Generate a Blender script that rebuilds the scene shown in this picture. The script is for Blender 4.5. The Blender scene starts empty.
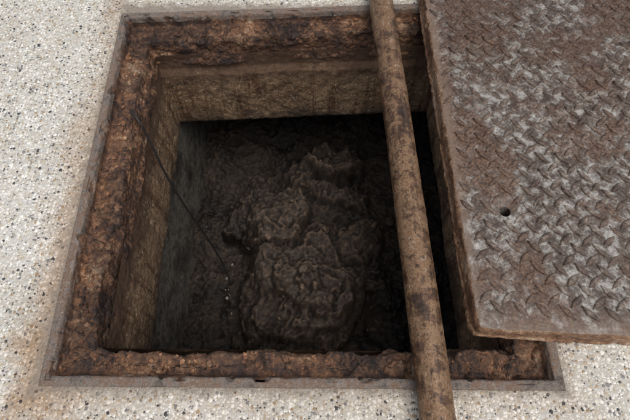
import bpy, bmesh, math, random
from mathutils import Vector, noise, Matrix
random.seed(7)
scene=bpy.context.scene
C=bpy.context

# ---------------------------------------------------------------- helpers
def new_mat(name):
    m=bpy.data.materials.new(name); m.use_nodes=True
    nt=m.node_tree; nt.nodes.clear()
    out=nt.nodes.new('ShaderNodeOutputMaterial'); b=nt.nodes.new('ShaderNodeBsdfPrincipled')
    nt.links.new(b.outputs[0],out.inputs[0])
    return m,nt,b
class G:
    def __init__(s,nt):
        s.nt=nt; s.co=nt.nodes.new('ShaderNodeTexCoord').outputs['Object']
    def link(s,a,b): s.nt.links.new(a,b)
    def setin(s,sock,v):
        if isinstance(v,bpy.types.NodeSocket): s.link(v,sock)
        else: sock.default_value=v
    def noise(s,scale,detail=6,rough=.6,dist=0,vec=None,out='Fac'):
        n=s.nt.nodes.new('ShaderNodeTexNoise'); n.inputs['Scale'].default_value=scale
        n.inputs['Detail'].default_value=min(detail,5); n.inputs['Roughness'].default_value=rough
        n.inputs['Distortion'].default_value=dist
        s.link(vec or s.co,n.inputs['Vector']); return n.outputs[out]
    def vor(s,scale,feature='F1',out='Distance',vec=None,rand=1):
        n=s.nt.nodes.new('ShaderNodeTexVoronoi'); n.feature=feature
        n.inputs['Scale'].default_value=scale; n.inputs['Randomness'].default_value=rand
        s.link(vec or s.co,n.inputs['Vector']); return n.outputs[out]
    def ramp(s,fac,stops,interp='LINEAR'):
        n=s.nt.nodes.new('ShaderNodeValToRGB'); r=n.color_ramp; r.interpolation=interp
        while len(r.elements)<len(stops): r.elements.new(.5)
        for e,(p,c) in zip(r.elements,stops):
            e.position=p
            if not hasattr(c,'__len__'): c=(c,c,c)
            e.color=(*c[:3],1)
        s.link(fac,n.inputs[0]); return n.outputs[0]
    def mix(s,f,a,b,mode='MIX'):
        n=s.nt.nodes.new('ShaderNodeMix'); n.data_type='RGBA'; n.blend_type=mode
        s.setin(n.inputs[0],f)
        for i,v in ((6,a),(7,b)):
            if isinstance(v,(tuple,list)): v=(*v[:3],1)
            s.setin(n.inputs[i],v)
        return n.outputs[2]
    def math(s,op,a,b=0,clamp=False):
        n=s.nt.nodes.new('ShaderNodeMath'); n.operation=op; n.use_clamp=clamp
        s.setin(n.inputs[0],a); s.setin(n.inputs[1],b); return n.outputs[0]
    def mr(s,v,a,b,c=0,d=1,smooth=False):
        n=s.nt.nodes.new('ShaderNodeMapRange'); n.clamp=True
        if smooth:n.interpolation_type='SMOOTHSTEP'
        s.setin(n.inputs[0],v)
        for i,x in enumerate((a,b,c,d)): n.inputs[i+1].default_value=x
        return n.outputs[0]
    def bump(s,h,strength,dist,normal=None):
        n=s.nt.nodes.new('ShaderNodeBump'); n.inputs['Strength'].default_value=strength
        n.inputs['Distance'].default_value=dist; s.link(h,n.inputs['Height'])
        if normal: s.link(normal,n.inputs['Normal'])
        return n.outputs[0]
    def sep(s,v=None):
        n=s.nt.nodes.new('ShaderNodeSeparateXYZ'); s.link(v or s.co,n.inputs[0]); return n.outputs
    def rgb2(s,c):
        n=s.nt.nodes.new('ShaderNodeSeparateColor'); s.link(c,n.inputs[0]); return n.outputs
    def warp(s,scale,amt):
        n=s.noise(scale,2,out='Color')
        m=s.nt.nodes.new('ShaderNodeVectorMath'); m.operation='MULTIPLY_ADD'
        s.link(n,m.inputs[0]); m.inputs[1].default_value=(amt,)*3; s.link(s.co,m.inputs[2])
        return m.outputs[0]
    def stretch(s,sx,sy,sz):
        m=s.nt.nodes.new('ShaderNodeVectorMath'); m.operation='MULTIPLY'
        s.link(s.co,m.inputs[0]); m.inputs[1].default_value=(sx,sy,sz); return m.outputs[0]
    def point(s,a=.42,b_=.58):
        n=s.nt.nodes.new('ShaderNodeNewGeometry'); return s.mr(n.outputs['Pointiness'],a,b_)
def add_obj(name,verts,faces,mat,parent=None,smooth=False):
    me=bpy.data.meshes.new(name); me.from_pydata(verts,[],faces); me.update()
    if smooth:
        me.polygons.foreach_set('use_smooth',[True]*len(me.polygons))
    o=bpy.data.objects.new(name,me); scene.collection.objects.link(o)
    if mat: me.materials.append(mat)
    if parent: o.parent=parent
    return o
def empty(name):
    e=bpy.data.objects.new(name,None); scene.collection.objects.link(e); return e
def fbm(p,sc,oct=5,H=1.0,lac=2.0,off=(0,0,0)):
    return noise.fractal((p[0]*sc+off[0],p[1]*sc+off[1],p[2]*sc+off[2]),H,lac,oct)
def ss(t): t=max(0,min(1,t)); return t*t*(3-2*t)

# ---------------------------------------------------------------- layout (metres)
FR=[(-.534,.116),(.482,.107),(.475,1.165),(-.548,1.117)]   # frame outer corners, nl nr fr fl
SG=[(1,1),(-1,1),(-1,-1),(1,-1)]
def inset(d): return [(FR[i][0]+SG[i][0]*d,FR[i][1]+SG[i][1]*d) for i in range(4)]

# ---------------------------------------------------------------- materials
mPav,nt,b=new_mat('pebble_wash'); g=G(nt)
wv=g.warp(90,.0045)
def peblayer(scale,r0,r1):
    n=nt.nodes.new('ShaderNodeTexVoronoi'); n.inputs['Scale'].default_value=scale; g.link(wv,n.inputs['Vector'])
    c=g.rgb2(n.outputs['Color']); d=n.outputs['Distance']
    rad=g.mr(c[2],0,1,r0,r1)
    inside=g.math('SUBTRACT',rad,d)
    return c,g.mr(inside,-.02,.05),g.mr(inside,0,.3)
c1,m1,h1=peblayer(118,.25,.68)
c2,m2,h2=peblayer(225,.25,.65)
pst=[(0,(.06,.06,.065)),(.035,(.24,.235,.23)),(.11,(.40,.29,.18)),(.16,(.52,.44,.33)),(.26,(.62,.58,.50)),(.40,(.76,.73,.66)),(.60,(.86,.84,.79)),(.83,(.60,.59,.565))]
pa=g.ramp(c1[0],pst,'CONSTANT')
pst2=[(0,(.09,.09,.09)),(.07,(.26,.245,.225)),(.19,(.48,.39,.28)),(.30,(.66,.62,.54)),(.55,(.82,.80,.74)),(.85,(.58,.57,.54))]
pb=g.ramp(c2[0],pst2,'CONSTANT')
mort=g.mix(g.noise(420,2,.7),(.34,.315,.275),(.66,.63,.57))
col=g.mix(m2,mort,pb); col=g.mix(m1,col,pa)
col=g.mix(.8,col,g.mix(1,col,g.ramp(g.noise(4,4),[(.3,(.82,.80,.76)),(.65,(1,1,1))]),'MULTIPLY'))
x,y,z=g.sep()[:3]
dx=g.math('SUBTRACT',g.math('ABSOLUTE',g.math('ADD',x,.031)),.507)
dy=g.math('SUBTRACT',g.math('ABSOLUTE',g.math('SUBTRACT',y,.628)),.515)
dd=g.math('MAXIMUM',dx,dy)
n1=g.noise(9,5,.65); n2=g.noise(45,4,.7)
dn=g.math('SUBTRACT',dd,g.math('MULTIPLY',g.math('SUBTRACT',n1,.45),.20))
dn=g.math('ADD',dn,g.math('MULTIPLY',g.math('SUBTRACT',n2,.5),.06))
stain=g.mr(dn,-.01,.10,.9,0,True)
side=g.mr(x,-.40,-.52,.40,1.0)
low=g.mr(y,.2,.95,1.0,.5)
stain=g.math('MULTIPLY',g.math('MULTIPLY',stain,side),low)
col=g.mix(stain,col,g.mix(1,col,(.58,.40,.26),'MULTIPLY'))
joint=g.mr(g.math('ADD',dd,g.math('MULTIPLY',g.math('SUBTRACT',n2,.5),.07)),.002,.024,.85,0)
col=g.mix(joint,col,g.mix(g.noise(160,3),(.11,.08,.06),(.36,.31,.25)))
g.link(col,b.inputs['Base Color']); b.inputs['Roughness'].default_value=.72
h=g.math('MAXIMUM',h1,g.math('MULTIPLY',h2,.6))
g.link(g.bump(h,.6,.003),b.inputs['Normal'])

def rust(name,kind):
    m,nt,b=new_mat(name); g=G(nt)
    w=g.warp(14,.03)
    n=g.noise(9,5,.7,0,vec=w); f=g.noise(62,5,.8); s=g.noise(380,3,.8)
    if kind=='crust':
        st=[(.32,(.016,.010,.009)),(.42,(.045,.025,.018)),(.475,(.10,.050,.029)),(.53,(.185,.090,.045)),(.575,(.26,.150,.085)),(.62,(.40,.29,.195)),(.70,(.14,.078,.048))]
    elif kind=='rim':
        st=[(.32,(.05,.033,.026)),(.43,(.13,.10,.082)),(.48,(.22,.185,.16)),(.53,(.18,.10,.058)),(.58,(.26,.22,.19)),(.70,(.10,.06,.04))]
    elif kind=='side':
        st=[(.30,(.06,.030,.020)),(.43,(.17,.085,.046)),(.50,(.31,.17,.092)),(.58,(.44,.32,.22)),(.70,(.2,.12,.075))]
    c=g.ramp(g.math('ADD',g.math('MULTIPLY',n,.5),g.math('MULTIPLY',f,.5)),st)
    c=g.mix(.9,c,g.mix(1,c,g.ramp(s,[(.3,(.5,.48,.46)),(.55,(1,1,1)),(.75,(1.4,1.33,1.25))]),'MULTIPLY'))
    if kind=='crust':
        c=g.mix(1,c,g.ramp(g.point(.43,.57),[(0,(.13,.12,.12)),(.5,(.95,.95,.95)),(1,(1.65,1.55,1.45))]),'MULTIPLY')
        blk=g.mr(g.noise(6,4,.7,vec=w),.48,.56,0,.80,True)
        c=g.mix(blk,c,g.mix(1,c,(.30,.28,.29),'MULTIPLY'))
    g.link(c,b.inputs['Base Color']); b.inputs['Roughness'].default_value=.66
    nb=g.bump(f,.9,.0065); nb=g.bump(s,.6,.0013,nb); g.link(nb,b.inputs['Normal'])
    return m
mCrust=rust('rust_crust','crust'); mRim=rust('rusted_steel_rim','rim'); mSide=rust('rusted_cover_edge','side')

# concrete neck
mCon,nt,b=new_mat('stained_concrete'); g=G(nt)
x,y,z=g.sep()[:3]
n=g.noise(6,5,.65,.3); f=g.noise(60,5,.75)
c=g.ramp(n,[(.3,(.090,.050,.027)),(.44,(.185,.112,.060)),(.56,(.28,.182,.105)),(.68,(.15,.098,.060))])
vc=g.rgb2(g.vor(170,out='Color')); ve=g.vor(170)
agg=g.ramp(vc[0],[(0,(.02,.015,.012)),(.22,(.08,.050,.031)),(.4,(.19,.125,.073)),(.76,(.31,.22,.14)),(.93,(.56,.47,.35))],'CONSTANT')
am=g.math('MULTIPLY',g.mr(ve,.48,.38),.75)
c=g.mix(am,c,agg)
dr=g.noise(1,4,.7,vec=g.stretch(26,26,2.2))
c=g.mix(g.mr(dr,.50,.62,0,.8,True),c,g.mix(1,c,(.38,.26,.19),'MULTIPLY'))
c=g.mix(.9,c,g.mix(1,c,g.ramp(f,[(.3,(.35,.31,.28)),(.55,(1,1,1)),(.8,(1.4,1.3,1.2))]),'MULTIPLY'))
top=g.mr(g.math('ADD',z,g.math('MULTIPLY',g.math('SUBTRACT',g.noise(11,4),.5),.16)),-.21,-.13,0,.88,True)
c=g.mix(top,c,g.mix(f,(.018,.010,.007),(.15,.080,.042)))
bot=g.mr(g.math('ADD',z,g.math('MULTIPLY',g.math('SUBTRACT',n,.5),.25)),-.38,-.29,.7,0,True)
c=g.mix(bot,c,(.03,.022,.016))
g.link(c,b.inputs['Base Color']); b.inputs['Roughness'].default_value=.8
g.link(g.bump(f,.9,.006),b.inputs['Normal'])

# chamber lower wall
mCh,nt,b=new_mat('damp_chamber_wall'); g=G(nt)
n=g.noise(9,5,.75,.2); f=g.noise(70,5,.8)
c=g.ramp(n,[(.3,(.025,.020,.017)),(.44,(.08,.070,.058)),(.56,(.19,.172,.148)),(.66,(.10,.085,.07)),(.76,(.03,.024,.02))])
c=g.mix(.9,c,g.mix(1,c,g.ramp(f,[(.35,(.25,.25,.25)),(.6,(1.1,1.1,1.1))]),'MULTIPLY'))
g.link(c,b.inputs['Base Color']); b.inputs['Roughness'].default_value=.7
g.link(g.bump(f,.8,.006),b.inputs['Normal'])

# sludge
mSl,nt,b=new_mat('sewer_sludge'); g=G(nt)
x,y,z=g.sep()[:3]
n=g.noise(5,5,.7,.3); f=g.noise(38,5,.8,.2); s=g.noise(260,3,.8)
c=g.ramp(n,[(.3,(.008,.006,.005)),(.45,(.022,.016,.012)),(.57,(.050,.036,.027)),(.70,(.018,.013,.010))])
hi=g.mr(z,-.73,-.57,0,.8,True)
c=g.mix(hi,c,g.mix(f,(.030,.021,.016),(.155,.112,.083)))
c=g.mix(.9,c,g.mix(1,c,g.ramp(f,[(.32,(.3,.28,.27)),(.55,(1,1,1)),(.75,(1.7,1.6,1.5))]),'MULTIPLY'))
c=g.mix(.7,c,g.mix(1,c,g.ramp(s,[(.3,(.5,.5,.5)),(.6,(1.2,1.2,1.2))]),'MULTIPLY'))
c=g.mix(1,c,g.ramp(g.point(.42,.58),[(0,(.18,.18,.18)),(.5,(.9,.9,.9)),(1,(1.7,1.62,1.5))]),'MULTIPLY')  # shade painted into the colour: crevices darker, ridges lighter
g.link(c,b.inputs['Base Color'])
g.link(g.mr(n,.36,.50,.38,.8),b.inputs['Roughness']); b.inputs['Specular IOR Level'].default_value=.4
nb=g.bump(f,.9,.009); nb=g.bump(s,.5,.0015,nb); g.link(nb,b.inputs['Normal'])

def plate_mat(name,loz):
    m,nt,b=new_mat(name); g=G(nt)
    x,y,z=g.sep()[:3]
    w=g.warp(20,.02)
    n=g.noise(5,5,.7,.2); md=g.noise(34,5,.78,0,vec=w); f=g.noise(150,5,.8)
    if loz:
        base=g.ramp(md,[(.3,(.035,.023,.018)),(.43,(.080,.053,.038)),(.53,(.15,.11,.083)),(.62,(.32,.28,.24)),(.78,(.15,.1,.07))])
    else:
        base=g.ramp(md,[(.3,(.035,.022,.016)),(.42,(.075,.051,.038)),(.49,(.14,.115,.097)),(.545,(.29,.272,.248)),(.64,(.45,.432,.40)),(.78,(.15,.12,.10))])
    rusty=g.ramp(f,[(.3,(.03,.016,.011)),(.5,(.105,.054,.031)),(.7,(.24,.14,.085))])
    rm=g.mr(n,.45,.58,.08,.80,True)
    c=g.mix(rm,base,rusty)
    gr=g.mr(g.math('ADD',y,g.math('MULTIPLY',g.math('SUBTRACT',n,.5),1.2)),.65,1.15,0,.35,True)
    c=g.mix(gr,c,g.mix(1,c,(.55,.50,.46),'MULTIPLY'))
    c=g.mix(.95,c,g.mix(1,c,g.ramp(f,[(.3,(.40,.37,.35)),(.55,(1,1,1)),(.78,(1.55,1.5,1.45))]),'MULTIPLY'))
    if not loz:
        ed=g.mr(g.math('ADD',x,g.math('MULTIPLY',g.math('SUBTRACT',md,.5),.05)),.310,.340,.85,0)
        ey=g.mr(g.math('ADD',y,g.math('MULTIPLY',g.math('SUBTRACT',md,.5),.06)),.205,.255,.65,0)
        c=g.mix(g.math('MAXIMUM',ed,ey),c,g.mix(f,(.05,.03,.02),(.32,.21,.145)))
    g.link(c,b.inputs['Base Color'])
    g.link(g.mr(md,.35,.6,.34,.66),b.inputs['Roughness'])
    b.inputs['Metallic'].default_value=.1
    nb=g.bump(f,.7,.0022); g.link(nb,b.inputs['Normal'])
    return m
mPl=plate_mat('worn_tread_plate',False); mLz=plate_mat('worn_tread_lugs',True)

# pipe
mPi,nt,b=new_mat('rusted_steel_pipe'); g=G(nt)
n=g.noise(8,5,.7,.4); md=g.noise(32,5,.8,.3); f=g.noise(200,4,.8)
ln=g.noise(1,4,.75,vec=g.stretch(70,5,70))
c=g.ramp(g.math('ADD',g.math('MULTIPLY',g.math('ADD',n,ln),.27),g.math('MULTIPLY',md,.46)),
  [(.38,(.022,.014,.011)),(.44,(.065,.035,.021)),(.485,(.145,.075,.038)),(.52,(.26,.165,.095)),(.555,(.18,.085,.036)),(.595,(.38,.30,.22)),(.65,(.10,.055,.032))])
c=g.mix(.9,c,g.mix(1,c,g.ramp(f,[(.3,(.42,.39,.36)),(.55,(1,1,1)),(.78,(1.4,1.35,1.28))]),'MULTIPLY'))
sp=g.mr(g.noise(60,3,.65),.57,.66)
c=g.mix(g.math('MULTIPLY',sp,.75),c,(.028,.017,.012))
g.link(c,b.inputs['Base Color']); g.link(g.mr(md,.35,.65,.34,.62),b.inputs['Roughness'])
b.inputs['Metallic'].default_value=.3
nb=g.bump(md,.5,.003); nb=g.bump(f,.5,.001,nb); g.link(nb,b.inputs['Normal'])

def plain(name,col,r=.7,met=0):
    m,nt,b=new_mat(name); g=G(nt)
    c=g.mix(g.noise(90,5,.7),tuple(v*.5 for v in col),tuple(min(1,v*1.4) for v in col))
    g.link(c,b.inputs['Base Color']); b.inputs['Roughness'].default_value=r; b.inputs['Metallic'].default_value=met
    return m
mWire=plain('black_wire',(.018,.016,.015),.5)
mBit=plain('pale_rubble',(.24,.22,.19)); mDark=plain('rust_chip',(.13,.07,.04))

# ---------------------------------------------------------------- pavement with hole
o4=inset(.004); R=150
vs=[(x,y,0) for x,y in o4]
ring=[(-3,-3),(3,-3),(3,4),(-3,4)]; big=[(-R,-R),(R,-R),(R,R),(-R,R)]
vs+=[(x,y,0) for x,y in ring]+[(x,y,0) for x,y in big]
fs=[]
for a in (0,4):
    for i in range(4):
        j=(i+1)%4; fs.append((a+i,a+4+i,a+4+j,a+j))
pav=add_obj('pavement',vs,fs,mPav)

# ---------------------------------------------------------------- rings
def ringmesh(name,profile,mat,parent,step=.004,cornerfn=None,disp=None):
    verts=[];faces=[]
    base=inset(0); nper=[]
    for i in range(4):
        a=Vector(base[i]);b_=Vector(base[(i+1)%4]); nper.append(int((b_-a).length/step))
    M=len(profile)
    tot=sum(nper)
    for (si,n) in enumerate(nper):
        for k in range(n):
            t=k/n
            for (d,z,amp) in profile:
                cs=cornerfn(d,z) if cornerfn else inset(d)
                a=cs[si]; c=cs[(si+1)%4]
                px=a[0]+(c[0]-a[0])*t; py=a[1]+(c[1]-a[1])*t
                nx,ny=[(0,1),(-1,0),(0,-1),(1,0)][si]
                q=disp((px,py,z),amp,(nx,ny),d,si) if disp else (px,py,z)
                verts.append(q)
    for i in range(tot):
        j=(i+1)%tot
        for k in range(M-1):
            faces.append((i*M+k,i*M+k+1,j*M+k+1,j*M+k))
    o=add_obj(name,verts,faces,mat,parent,True); return o
def densify(pts,st):
    out=[]
    for (a,b_) in zip(pts[:-1],pts[1:]):
        L=math.hypot(b_[0]-a[0],b_[1]-a[1]); n=max(1,int(L/st))
        for k in range(n):
            t=k/n; out.append(tuple(a[i]+(b_[i]-a[i])*t for i in range(3)))
    out.append(pts[-1]); return out

frame=empty('manhole_frame')
prof=densify([(0,-.03,0),(0,.003,.0005),(.002,.005,.0006),(.015,.0055,.0010),(.0185,.004,.0012),(.020,-.001,.0015),(.021,-.012,.002)],.002)
def d1(p,amp,n,d,si):
    v=fbm(p,30,5); u=fbm(p,30,5,off=(9,3,7)); w=fbm(p,5,3,off=(1,2,3))
    chip=0
    if d>.011:
        chip=-max(0,fbm(p,24,4,.8,off=(2,2,5))-.15)*.018
    return (p[0]+n[0]*(u*amp+w*.0015*(amp>0)+chip),p[1]+n[1]*(u*amp+w*.0015*(amp>0)+chip),p[2]+v*amp+chip*.5)
ringmesh('rim',prof,mRim,frame,.004,None,d1)
prof=densify([(.0145,-.002,.002),(.022,-.012,.003),(.0245,-.024,.005),(.030,-.029,.007),(.052,-.030,.008),(.070,-.030,.0075),(.0745,-.035,.006),(.077,-.055,.005),(.079,-.075,.005),(.088,-.105,.003)],.0022)
def d2(p,amp,n,d,si):
    wx=.02*noise.noise((p[0]*15,p[1]*15,p[2]*15)); pw=(p[0]+wx,p[1]-wx,p[2])
    l1=ss((fbm(pw,9,5,.8)+.05)*11)
    l2=ss((fbm(pw,15,5,.8,off=(4,4,4))-.12)*11)
    l3=ss((fbm(pw,27,4,.85,off=(8,2,1))-.25)*10)
    fine=fbm(p,75,4,.75,off=(2,6,1))
    big=fbm(p,6,3,off=(7,1,2))
    h=-.65+l1*.65+l2*.65+l3*.5+fine*.15
    u=(l2-.5)*.8+(l1-.5)*.5+(l3-.5)*.3+fbm(p,40,4,.75,off=(9,3,7))*.4
    extra=0
    if d>.045: extra=big*.013+fbm(p,22,5,.75,off=(3,8,1))*.006
    return (p[0]+n[0]*(u*amp*.8+extra),p[1]+n[1]*(u*amp*.8+extra),min(.003,p[2]+h*amp))
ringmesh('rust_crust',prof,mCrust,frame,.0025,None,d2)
def flake(cx,cy,cz,r,th,lst,fl,tilt=.5):
    n=random.randint(5,7); rot=Matrix.Rotation(random.uniform(0,6.28),3,'Z')@Matrix.Rotation(random.uniform(-tilt,tilt),3,'X')
    b0=len(lst); pts=[]
    e=random.uniform(.5,1)
    for k in range(n):
        a=6.283*k/n+random.uniform(-.3,.3); rr=r*random.uniform(.6,1.1)
        pts.append((math.cos(a)*rr,math.sin(a)*rr*e))
    for zz,s in ((-th/2,1),(th/2,.85)):
        for (a,b_) in pts:
            v=rot@Vector((a*s,b_*s,zz+random.uniform(-.15,.15)*th)); lst.append((cx+v.x,cy+v.y,cz+v.z))
    fl.append(tuple(range(b0+n,b0+2*n))); fl.append(tuple(reversed(range(b0,b0+n))))
    for k in range(n):
        j=(k+1)%n; fl.append((b0+k,b0+j,b0+n+j,b0+n+k))
def onframe(d):
    cs=inset(d); si=random.choice([0,0,1,2,3,3]); t=random.random()
    a=cs[si];c=cs[(si+1)%4]
    return a[0]+(c[0]-a[0])*t,a[1]+(c[1]-a[1])*t
vs=[];fs=[]
for i in range(420):
    x,y=onframe(random.uniform(.024,.066)); r=random.choice([.0015,.002,.003,.004,.006,.008])
    flake(x,y,-.0265+random.uniform(-.002,.003),r*random.uniform(.7,1.2),r*.2,vs,fs,.4)
add_obj('rust_flakes',vs,fs,mCrust,frame)

# ---------------------------------------------------------------- pit
pit=empty('manhole_pit')
def cneck(d,z):
    cs=inset(d)
    if z<-.135:
        s=min(1,(-.135-z)/.006)*.016
        cs[2]=(cs[2][0],cs[2][1]-s); cs[3]=(cs[3][0],cs[3][1]-s)
    return cs
prof=densify([(.086,-.075,.0),(.085,-.10,.0035),(.085,-.133,.0035),(.085,-.143,.0035),(.092,-.358,.0035),(.088,-.368,.003),(.06,-.37,.002)],.005)
def d3(p,amp,n,d,si):
    v=fbm(p,45,5,.9); w=fbm(p,6,3,off=(5,5,5))
    pit_=max(0,fbm(p,28,4,.8,off=(3,3,9))-.35)*-2
    s=v*amp*.7+w*amp*1.3+pit_*amp
    return (p[0]+n[0]*s,p[1]+n[1]*s,p[2]+fbm(p,30,3,off=(1,1,1))*amp*.6)
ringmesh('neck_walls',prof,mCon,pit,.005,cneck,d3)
X0,X1,Y0,Y1=-.468,.85,-.15,1.65; ZC=-.371; ZB=-1.0
cin=cneck(.07,-.37); bx=[(X0,Y0),(X1,Y0),(X1,Y1),(X0,Y1)]
vs=[(x,y,ZC) for x,y in cin]+[(x,y,ZC) for x,y in bx]
vs+=[(x,y,ZB) for x,y in bx]
fs=[(i,(i+1)%4,4+(i+1)%4,4+i) for i in range(4)]+[(4+i,4+(i+1)%4,8+(i+1)%4,8+i) for i in range(4)]
add_obj('chamber_walls',vs,fs,mCh,pit)

# ---------------------------------------------------------------- sludge
def bumpf(x,y,cx,cy,rx,ry,rot=0,flat=2):
    c,s=math.cos(rot),math.sin(rot); u=((x-cx)*c+(y-cy)*s)/rx; v=(-(x-cx)*s+(y-cy)*c)/ry
    r=(abs(u)**flat+abs(v)**flat)**(1/flat)
    return max(0,1-r)
def hgt(x,y):
    wx=x+.06*noise.noise((x*7,y*7,3))+.02*fbm((x,y,8),18,3); wy=y+.06*noise.noise((x*7,y*7,9))+.02*fbm((x,y,1),18,3)
    h=-.79+.035*fbm((x,y,0),4,4)
    h+=ss(bumpf(wx,wy,.0,.62,.36,.62)*1.3)*.12
    m=bumpf(wx,wy,-.05,.50,.23,.26,.3)
    m+=.10*fbm((x,y,5),9,4,.9)*(m>0)
    mm=max(0,m)*3.6; fl=math.floor(mm); fr=mm-fl
    h+=(fl*.8+.8*ss(min(1,fr*2.8))+.2*mm)/3.6*.15
    k=bumpf(wx,wy,-.185,.79,.15,.145,.5,3)
    h+=ss(k*6)*(.07+.14*(y-.74)+.08*(x+.2)+.02*fbm((x,y,2),14,3))
    h+=ss(bumpf(wx,wy,.07,1.06,.16,.11,-.2,2.4)*2.1)*.10
    h+=ss(bumpf(wx,wy,.08,.90,.20,.05,-.35,2)*2)*.05
    h+=ss(bumpf(wx,wy,-.06,1.0,.10,.07,.6,2)*2)*.045
    h+=ss(bumpf(wx,wy,.18,.72,.10,.09,.6,2)*2.2)*.045
    h+=ss(bumpf(wx,wy,-.25,.42,.10,.08,.6,2)*2.2)*.035
    q=fbm((wx,wy,.9),8,5,.85); h+=.016*ss((q-.05)*7)+.014*ss((q-.4)*7)-.012*ss((-q-.3)*7)
    q2=fbm((wx,wy,4.9),15,4,.9); h+=.007*ss((q2-.1)*5)-.008*ss((-q2-.3)*5)
    h+=.011*fbm((x,y,.3),12,5,.95)+.0055*fbm((x,y,.7),34,4,.7)
    return h
vs=[];fs=[];st=.0042
nx=int((X1-X0+.02)/st);ny=int((Y1-Y0+.02)/st)
for j in range(ny+1):
    for i in range(nx+1):
        x=X0-.01+i*st;y=Y0-.01+j*st; vs.append((x,y,hgt(x,y)))
for j in range(ny):
    for i in range(nx):
        a=j*(nx+1)+i; fs.append((a,a+1,a+nx+2,a+nx+1))
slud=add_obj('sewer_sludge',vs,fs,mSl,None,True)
vs=[];fs=[]
for i in range(14):
    x=random.gauss(-.33,.012); y=random.gauss(.56,.05); r=random.choice([.002,.003,.004,.008])
    flake(x,y,hgt(x,y)+r*.2,r,r*.8,vs,fs)
for i in range(40):
    x=random.uniform(-.44,.3); y=random.uniform(.2,1.2); r=random.choice([.0015,.002,.003])
    flake(x,y,hgt(x,y)+r*.2,r,r*.8,vs,fs)
add_obj('rubble_chips',vs,fs,mBit)
vs=[];fs=[]
for i in range(130):
    x=random.uniform(-.45,.4); y=random.uniform(.15,1.3); r=random.choice([.004,.006,.009,.013,.02])
    flake(x,y,hgt(x,y)+r*.1,r,r*.6,vs,fs)
add_obj('sludge_clods',vs,fs,mSl)

# ---------------------------------------------------------------- cover
cover=empty('manhole_cover')
T=.052; 
P=[Vector((.313,.214)),Vector((1.33,.150)),Vector((1.34,1.22)),Vector((.298,1.24))]
def edgepts():
    pts=[]; n=300; rc=.016
    for i in range(4):
        A=P[i];B=P[(i+1)%4];Z=P[i-1]
        d=(B-A).normalized(); L=(B-A).length; dz=(Z-A).normalized()
        for k in range(6):
            t=k/6; p0=A+dz*rc; p2=A+d*rc
            pts.append(((1-t)**2*p0+2*t*(1-t)*A+t*t*p2, (-(dz+d)).normalized()))
        nr=Vector((d.y,-d.x))
        for k in range(n):
            s=rc+(L-2*rc)*k/n; pts.append((A+d*s,nr))
    return pts
ep=edgepts()
levels=[(.0,-.004),(.001,.001),(.004,.004),(.010,.004),(.013,.001),(.022,.0),(.030,.0),(.038,.0),(.044,.0),(.0485,-.001),(.0512,-.003),(.052,-.006)]
vs=[];fs=[];M=len(ep)
for (z,off) in levels:
    for p,nrm in ep:
        e=.0022*fbm((p.x,p.y,z),35,5,.8)+(.0025*fbm((p.x,p.y,z*3),9,3) )-max(0,fbm((p.x,p.y,z),26,4,.8,off=(5,5,5))-.15)*.009
        q=p+nrm*(off+e)
        vs.append((q.x,q.y,z+.001*noise.noise((q.x*30,q.y*30,0))))
for l in range(len(levels)-1):
    for i in range(M):
        j=(i+1)%M; fs.append((l*M+i,l*M+j,(l+1)*M+j,(l+1)*M+i))
fs.append(tuple(range((len(levels)-1)*M,len(levels)*M)))
fs.append(tuple(reversed(range(M))))
plate=add_obj('plate',vs,fs,mPl,cover)
plate.data.materials.append(mSide)
for i,p in enumerate(plate.data.polygons):
    if i<(len(levels)-2)*M: p.material_index=1
for (hx,hy) in ((.410,.466),(1.2,.9)):
    bpy.ops.mesh.primitive_cylinder_add(vertices=28,radius=.0115,depth=.2,location=(hx,hy,.03))
    cut=C.object; md=plate.modifiers.new('b','BOOLEAN'); md.operation='DIFFERENCE'; md.object=cut; md.solver='EXACT'
    C.view_layer.objects.active=plate; plate.select_set(True)
    bpy.ops.object.modifier_apply(modifier='b')
    bpy.data.objects.remove(cut,do_unlink=True)
# tread lugs: lattice along the lug axes, each lug points at the flank of its neighbour
vs=[];fs=[]
ux=(P[1]-P[0]).normalized(); vy=Vector((-ux.y,ux.x))
e1=(ux+vy).normalized(); e2=(vy-ux).normalized()
S=.0315
prof_=[(1,0),(.62,.55),(.25,.95),(-.25,.95),(-.62,.55),(-1,0),(-.62,-.55),(-.25,-.95),(.25,-.95),(.62,-.55)]
for i in range(-60,80):
    for j in range(-60,80):
        c=P[0]+e1*(i*S)+e2*(j*S)
        ok=True
        for a_,bb,mg in ((0,1,.032),(1,2,.02),(2,3,.02),(3,0,.018)):
            A=P[a_];B=P[bb];d=(B-A).normalized(); nn=Vector((-d.y,d.x))
            if (c-A).dot(nn)<mg: ok=False;break
        if not ok or (c-Vector((.410,.466))).length<.022: continue
        rot=random.uniform(-.03,.03)
        dx_=(e1 if (i+j)%2 else e2).copy(); dx_.rotate(Matrix.Rotation(rot,2)); dy_=Vector((-dx_.y,dx_.x))
        L=.0208*random.uniform(.92,1.03); W=.0060*random.uniform(.82,1.1)
        wear=.35+.65*ss(fbm((c.x,c.y,0),6,3)+.6)
        H=.0052*random.uniform(.8,1.1)*wear
        b0=len(vs); n=len(prof_)
        for (s1,s2,zz) in ((1.04,1.2,-.15),(1,1.03,.45),(.92,.76,.9),(.76,.42,1.0)):
            for (a,b_) in prof_:
                q=c+dx_*(a*L*s1)+dy_*(b_*W*s2)
                w=1+.3*noise.noise((q.x*90,q.y*90,0)); jx=.0006*noise.noise((q.x*120,q.y*120,3)); jy=.0006*noise.noise((q.x*120,q.y*120,7))
                vs.append((q.x+jx,q.y+jy,T+.0004+H*zz*w))
        for l in range(3):
            for k in range(n):
                kk=(k+1)%n; fs.append((b0+l*n+k,b0+l*n+kk,b0+(l+1)*n+kk,b0+(l+1)*n+k))
        fs.append(tuple(range(b0+3*n,b0+4*n)))
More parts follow.
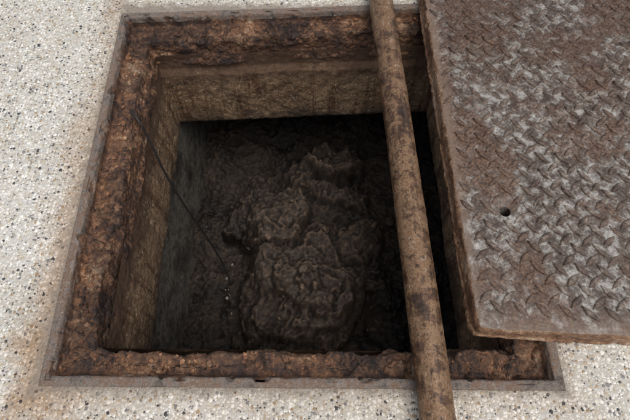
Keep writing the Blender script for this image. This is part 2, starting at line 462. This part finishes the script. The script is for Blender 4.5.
add_obj('tread_lugs',vs,fs,mLz,cover,True)

# ---------------------------------------------------------------- pipe
A=Vector((.230,-.30,.0405)); B=Vector((.168,1.62,.043)); r=.0325
ax=(B-A).normalized(); s1=ax.cross(Vector((0,0,1))).normalized(); s2=s1.cross(ax)
vs=[];fs=[];nl=420;nr=48
for i in range(nl+1):
    t=i/nl; c=A.lerp(B,t)+s1*.003*math.sin(t*5)
    for k in range(nr):
        a=6.2832*k/nr
        d=s1*math.cos(a)+s2*math.sin(a); p=c+d*r
        rr=r+.0007*fbm(p,30,4,.8)+.0008*fbm(p,7,3)
        vs.append(tuple(c+d*rr))
for i in range(nl):
    for k in range(nr):
        kk=(k+1)%nr; fs.append((i*nr+k,i*nr+kk,(i+1)*nr+kk,(i+1)*nr+k))
for end,ci in ((0,A),(nl,B)):
    b0=len(vs)
    for k in range(nr):
        a=6.2832*k/nr; d=s1*math.cos(a)+s2*math.sin(a); vs.append(tuple(ci+d*(r-.004)))
    b1=len(vs); inn=ci+ax*(.3 if end==0 else -.3)
    for k in range(nr):
        a=6.2832*k/nr; d=s1*math.cos(a)+s2*math.sin(a); vs.append(tuple(inn+d*(r-.004)))
    for k in range(nr):
        kk=(k+1)%nr; fs.append((end*nr+k,end*nr+kk,b0+kk,b0+k)); fs.append((b0+k,b0+kk,b1+kk,b1+k))
add_obj('rusty_steel_pipe',vs,fs,mPi,None,True)

# ---------------------------------------------------------------- wire
cu=bpy.data.curves.new('hanging_wire','CURVE'); cu.dimensions='3D'; cu.bevel_depth=.003; cu.bevel_resolution=3; cu.resolution_u=16
pts=[(-.475,.79,-.014),(-.452,.762,-.016),(-.438,.742,-.06),(-.418,.700,-.17),(-.393,.668,-.30),(-.362,.642,-.46),(-.338,.618,-.60),(-.322,.59,-.70),(-.312,.56,-.76)]
sp=cu.splines.new('BEZIER'); sp.bezier_points.add(len(pts)-1)
for bp,p in zip(sp.bezier_points,pts):
    bp.co=p; bp.handle_left_type=bp.handle_right_type='AUTO'
wo=bpy.data.objects.new('hanging_wire',cu); scene.collection.objects.link(wo); cu.materials.append(mWire)

vs=[];fs=[]
for i in range(700):
    x=random.uniform(-.75,.7); y=random.uniform(-.05,1.25)
    dx=abs(x+.031)-.507; dy=abs(y-.628)-.515; d=max(dx,dy)
    if d<.004 or random.random()>math.exp(-d*22): continue
    if x>.28 and y>.19: continue
    r=random.choice([.0015,.002,.003,.004]); flake(x,y,r*.3,r,r*.6,vs,fs)
add_obj('loose_rust_chips',vs,fs,mDark)

# ---------------------------------------------------------------- light
w=bpy.data.worlds.new('World'); scene.world=w; w.use_nodes=True
nt=w.node_tree; nt.nodes.clear()
out=nt.nodes.new('ShaderNodeOutputWorld'); bg=nt.nodes.new('ShaderNodeBackground'); sky=nt.nodes.new('ShaderNodeTexSky')
hs=nt.nodes.new('ShaderNodeHueSaturation'); hs.inputs['Saturation'].default_value=.35
sky.sky_type='NISHITA'; sky.sun_disc=False
sd=Vector((.24,-.30,1)).normalized()
el=math.asin(sd.z); az=math.atan2(sd.x,sd.y)
sky.sun_elevation=el; sky.sun_rotation=az; sky.dust_density=3
nt.links.new(sky.outputs[0],hs.inputs['Color']); nt.links.new(hs.outputs[0],bg.inputs[0]); bg.inputs[1].default_value=.15
nt.links.new(bg.outputs[0],out.inputs[0])
L=bpy.data.lights.new('sun','SUN'); L.energy=1.6; L.angle=math.radians(38); L.color=(1,.965,.92)
lo=bpy.data.objects.new('sun',L); scene.collection.objects.link(lo)
lo.rotation_euler=(-sd).to_track_quat('-Z','Y').to_euler()

cam=bpy.data.cameras.new('camera'); cam.lens=28; cam.sensor_width=36; cam.clip_start=.01; cam.clip_end=1000
co=bpy.data.objects.new('camera',cam); scene.collection.objects.link(co)
co.location=(0,0,1); co.rotation_euler=(math.radians(26.4),0,0)
scene.camera=co
scene.view_settings.view_transform='Standard'; scene.view_settings.look='None'; scene.view_settings.exposure=0
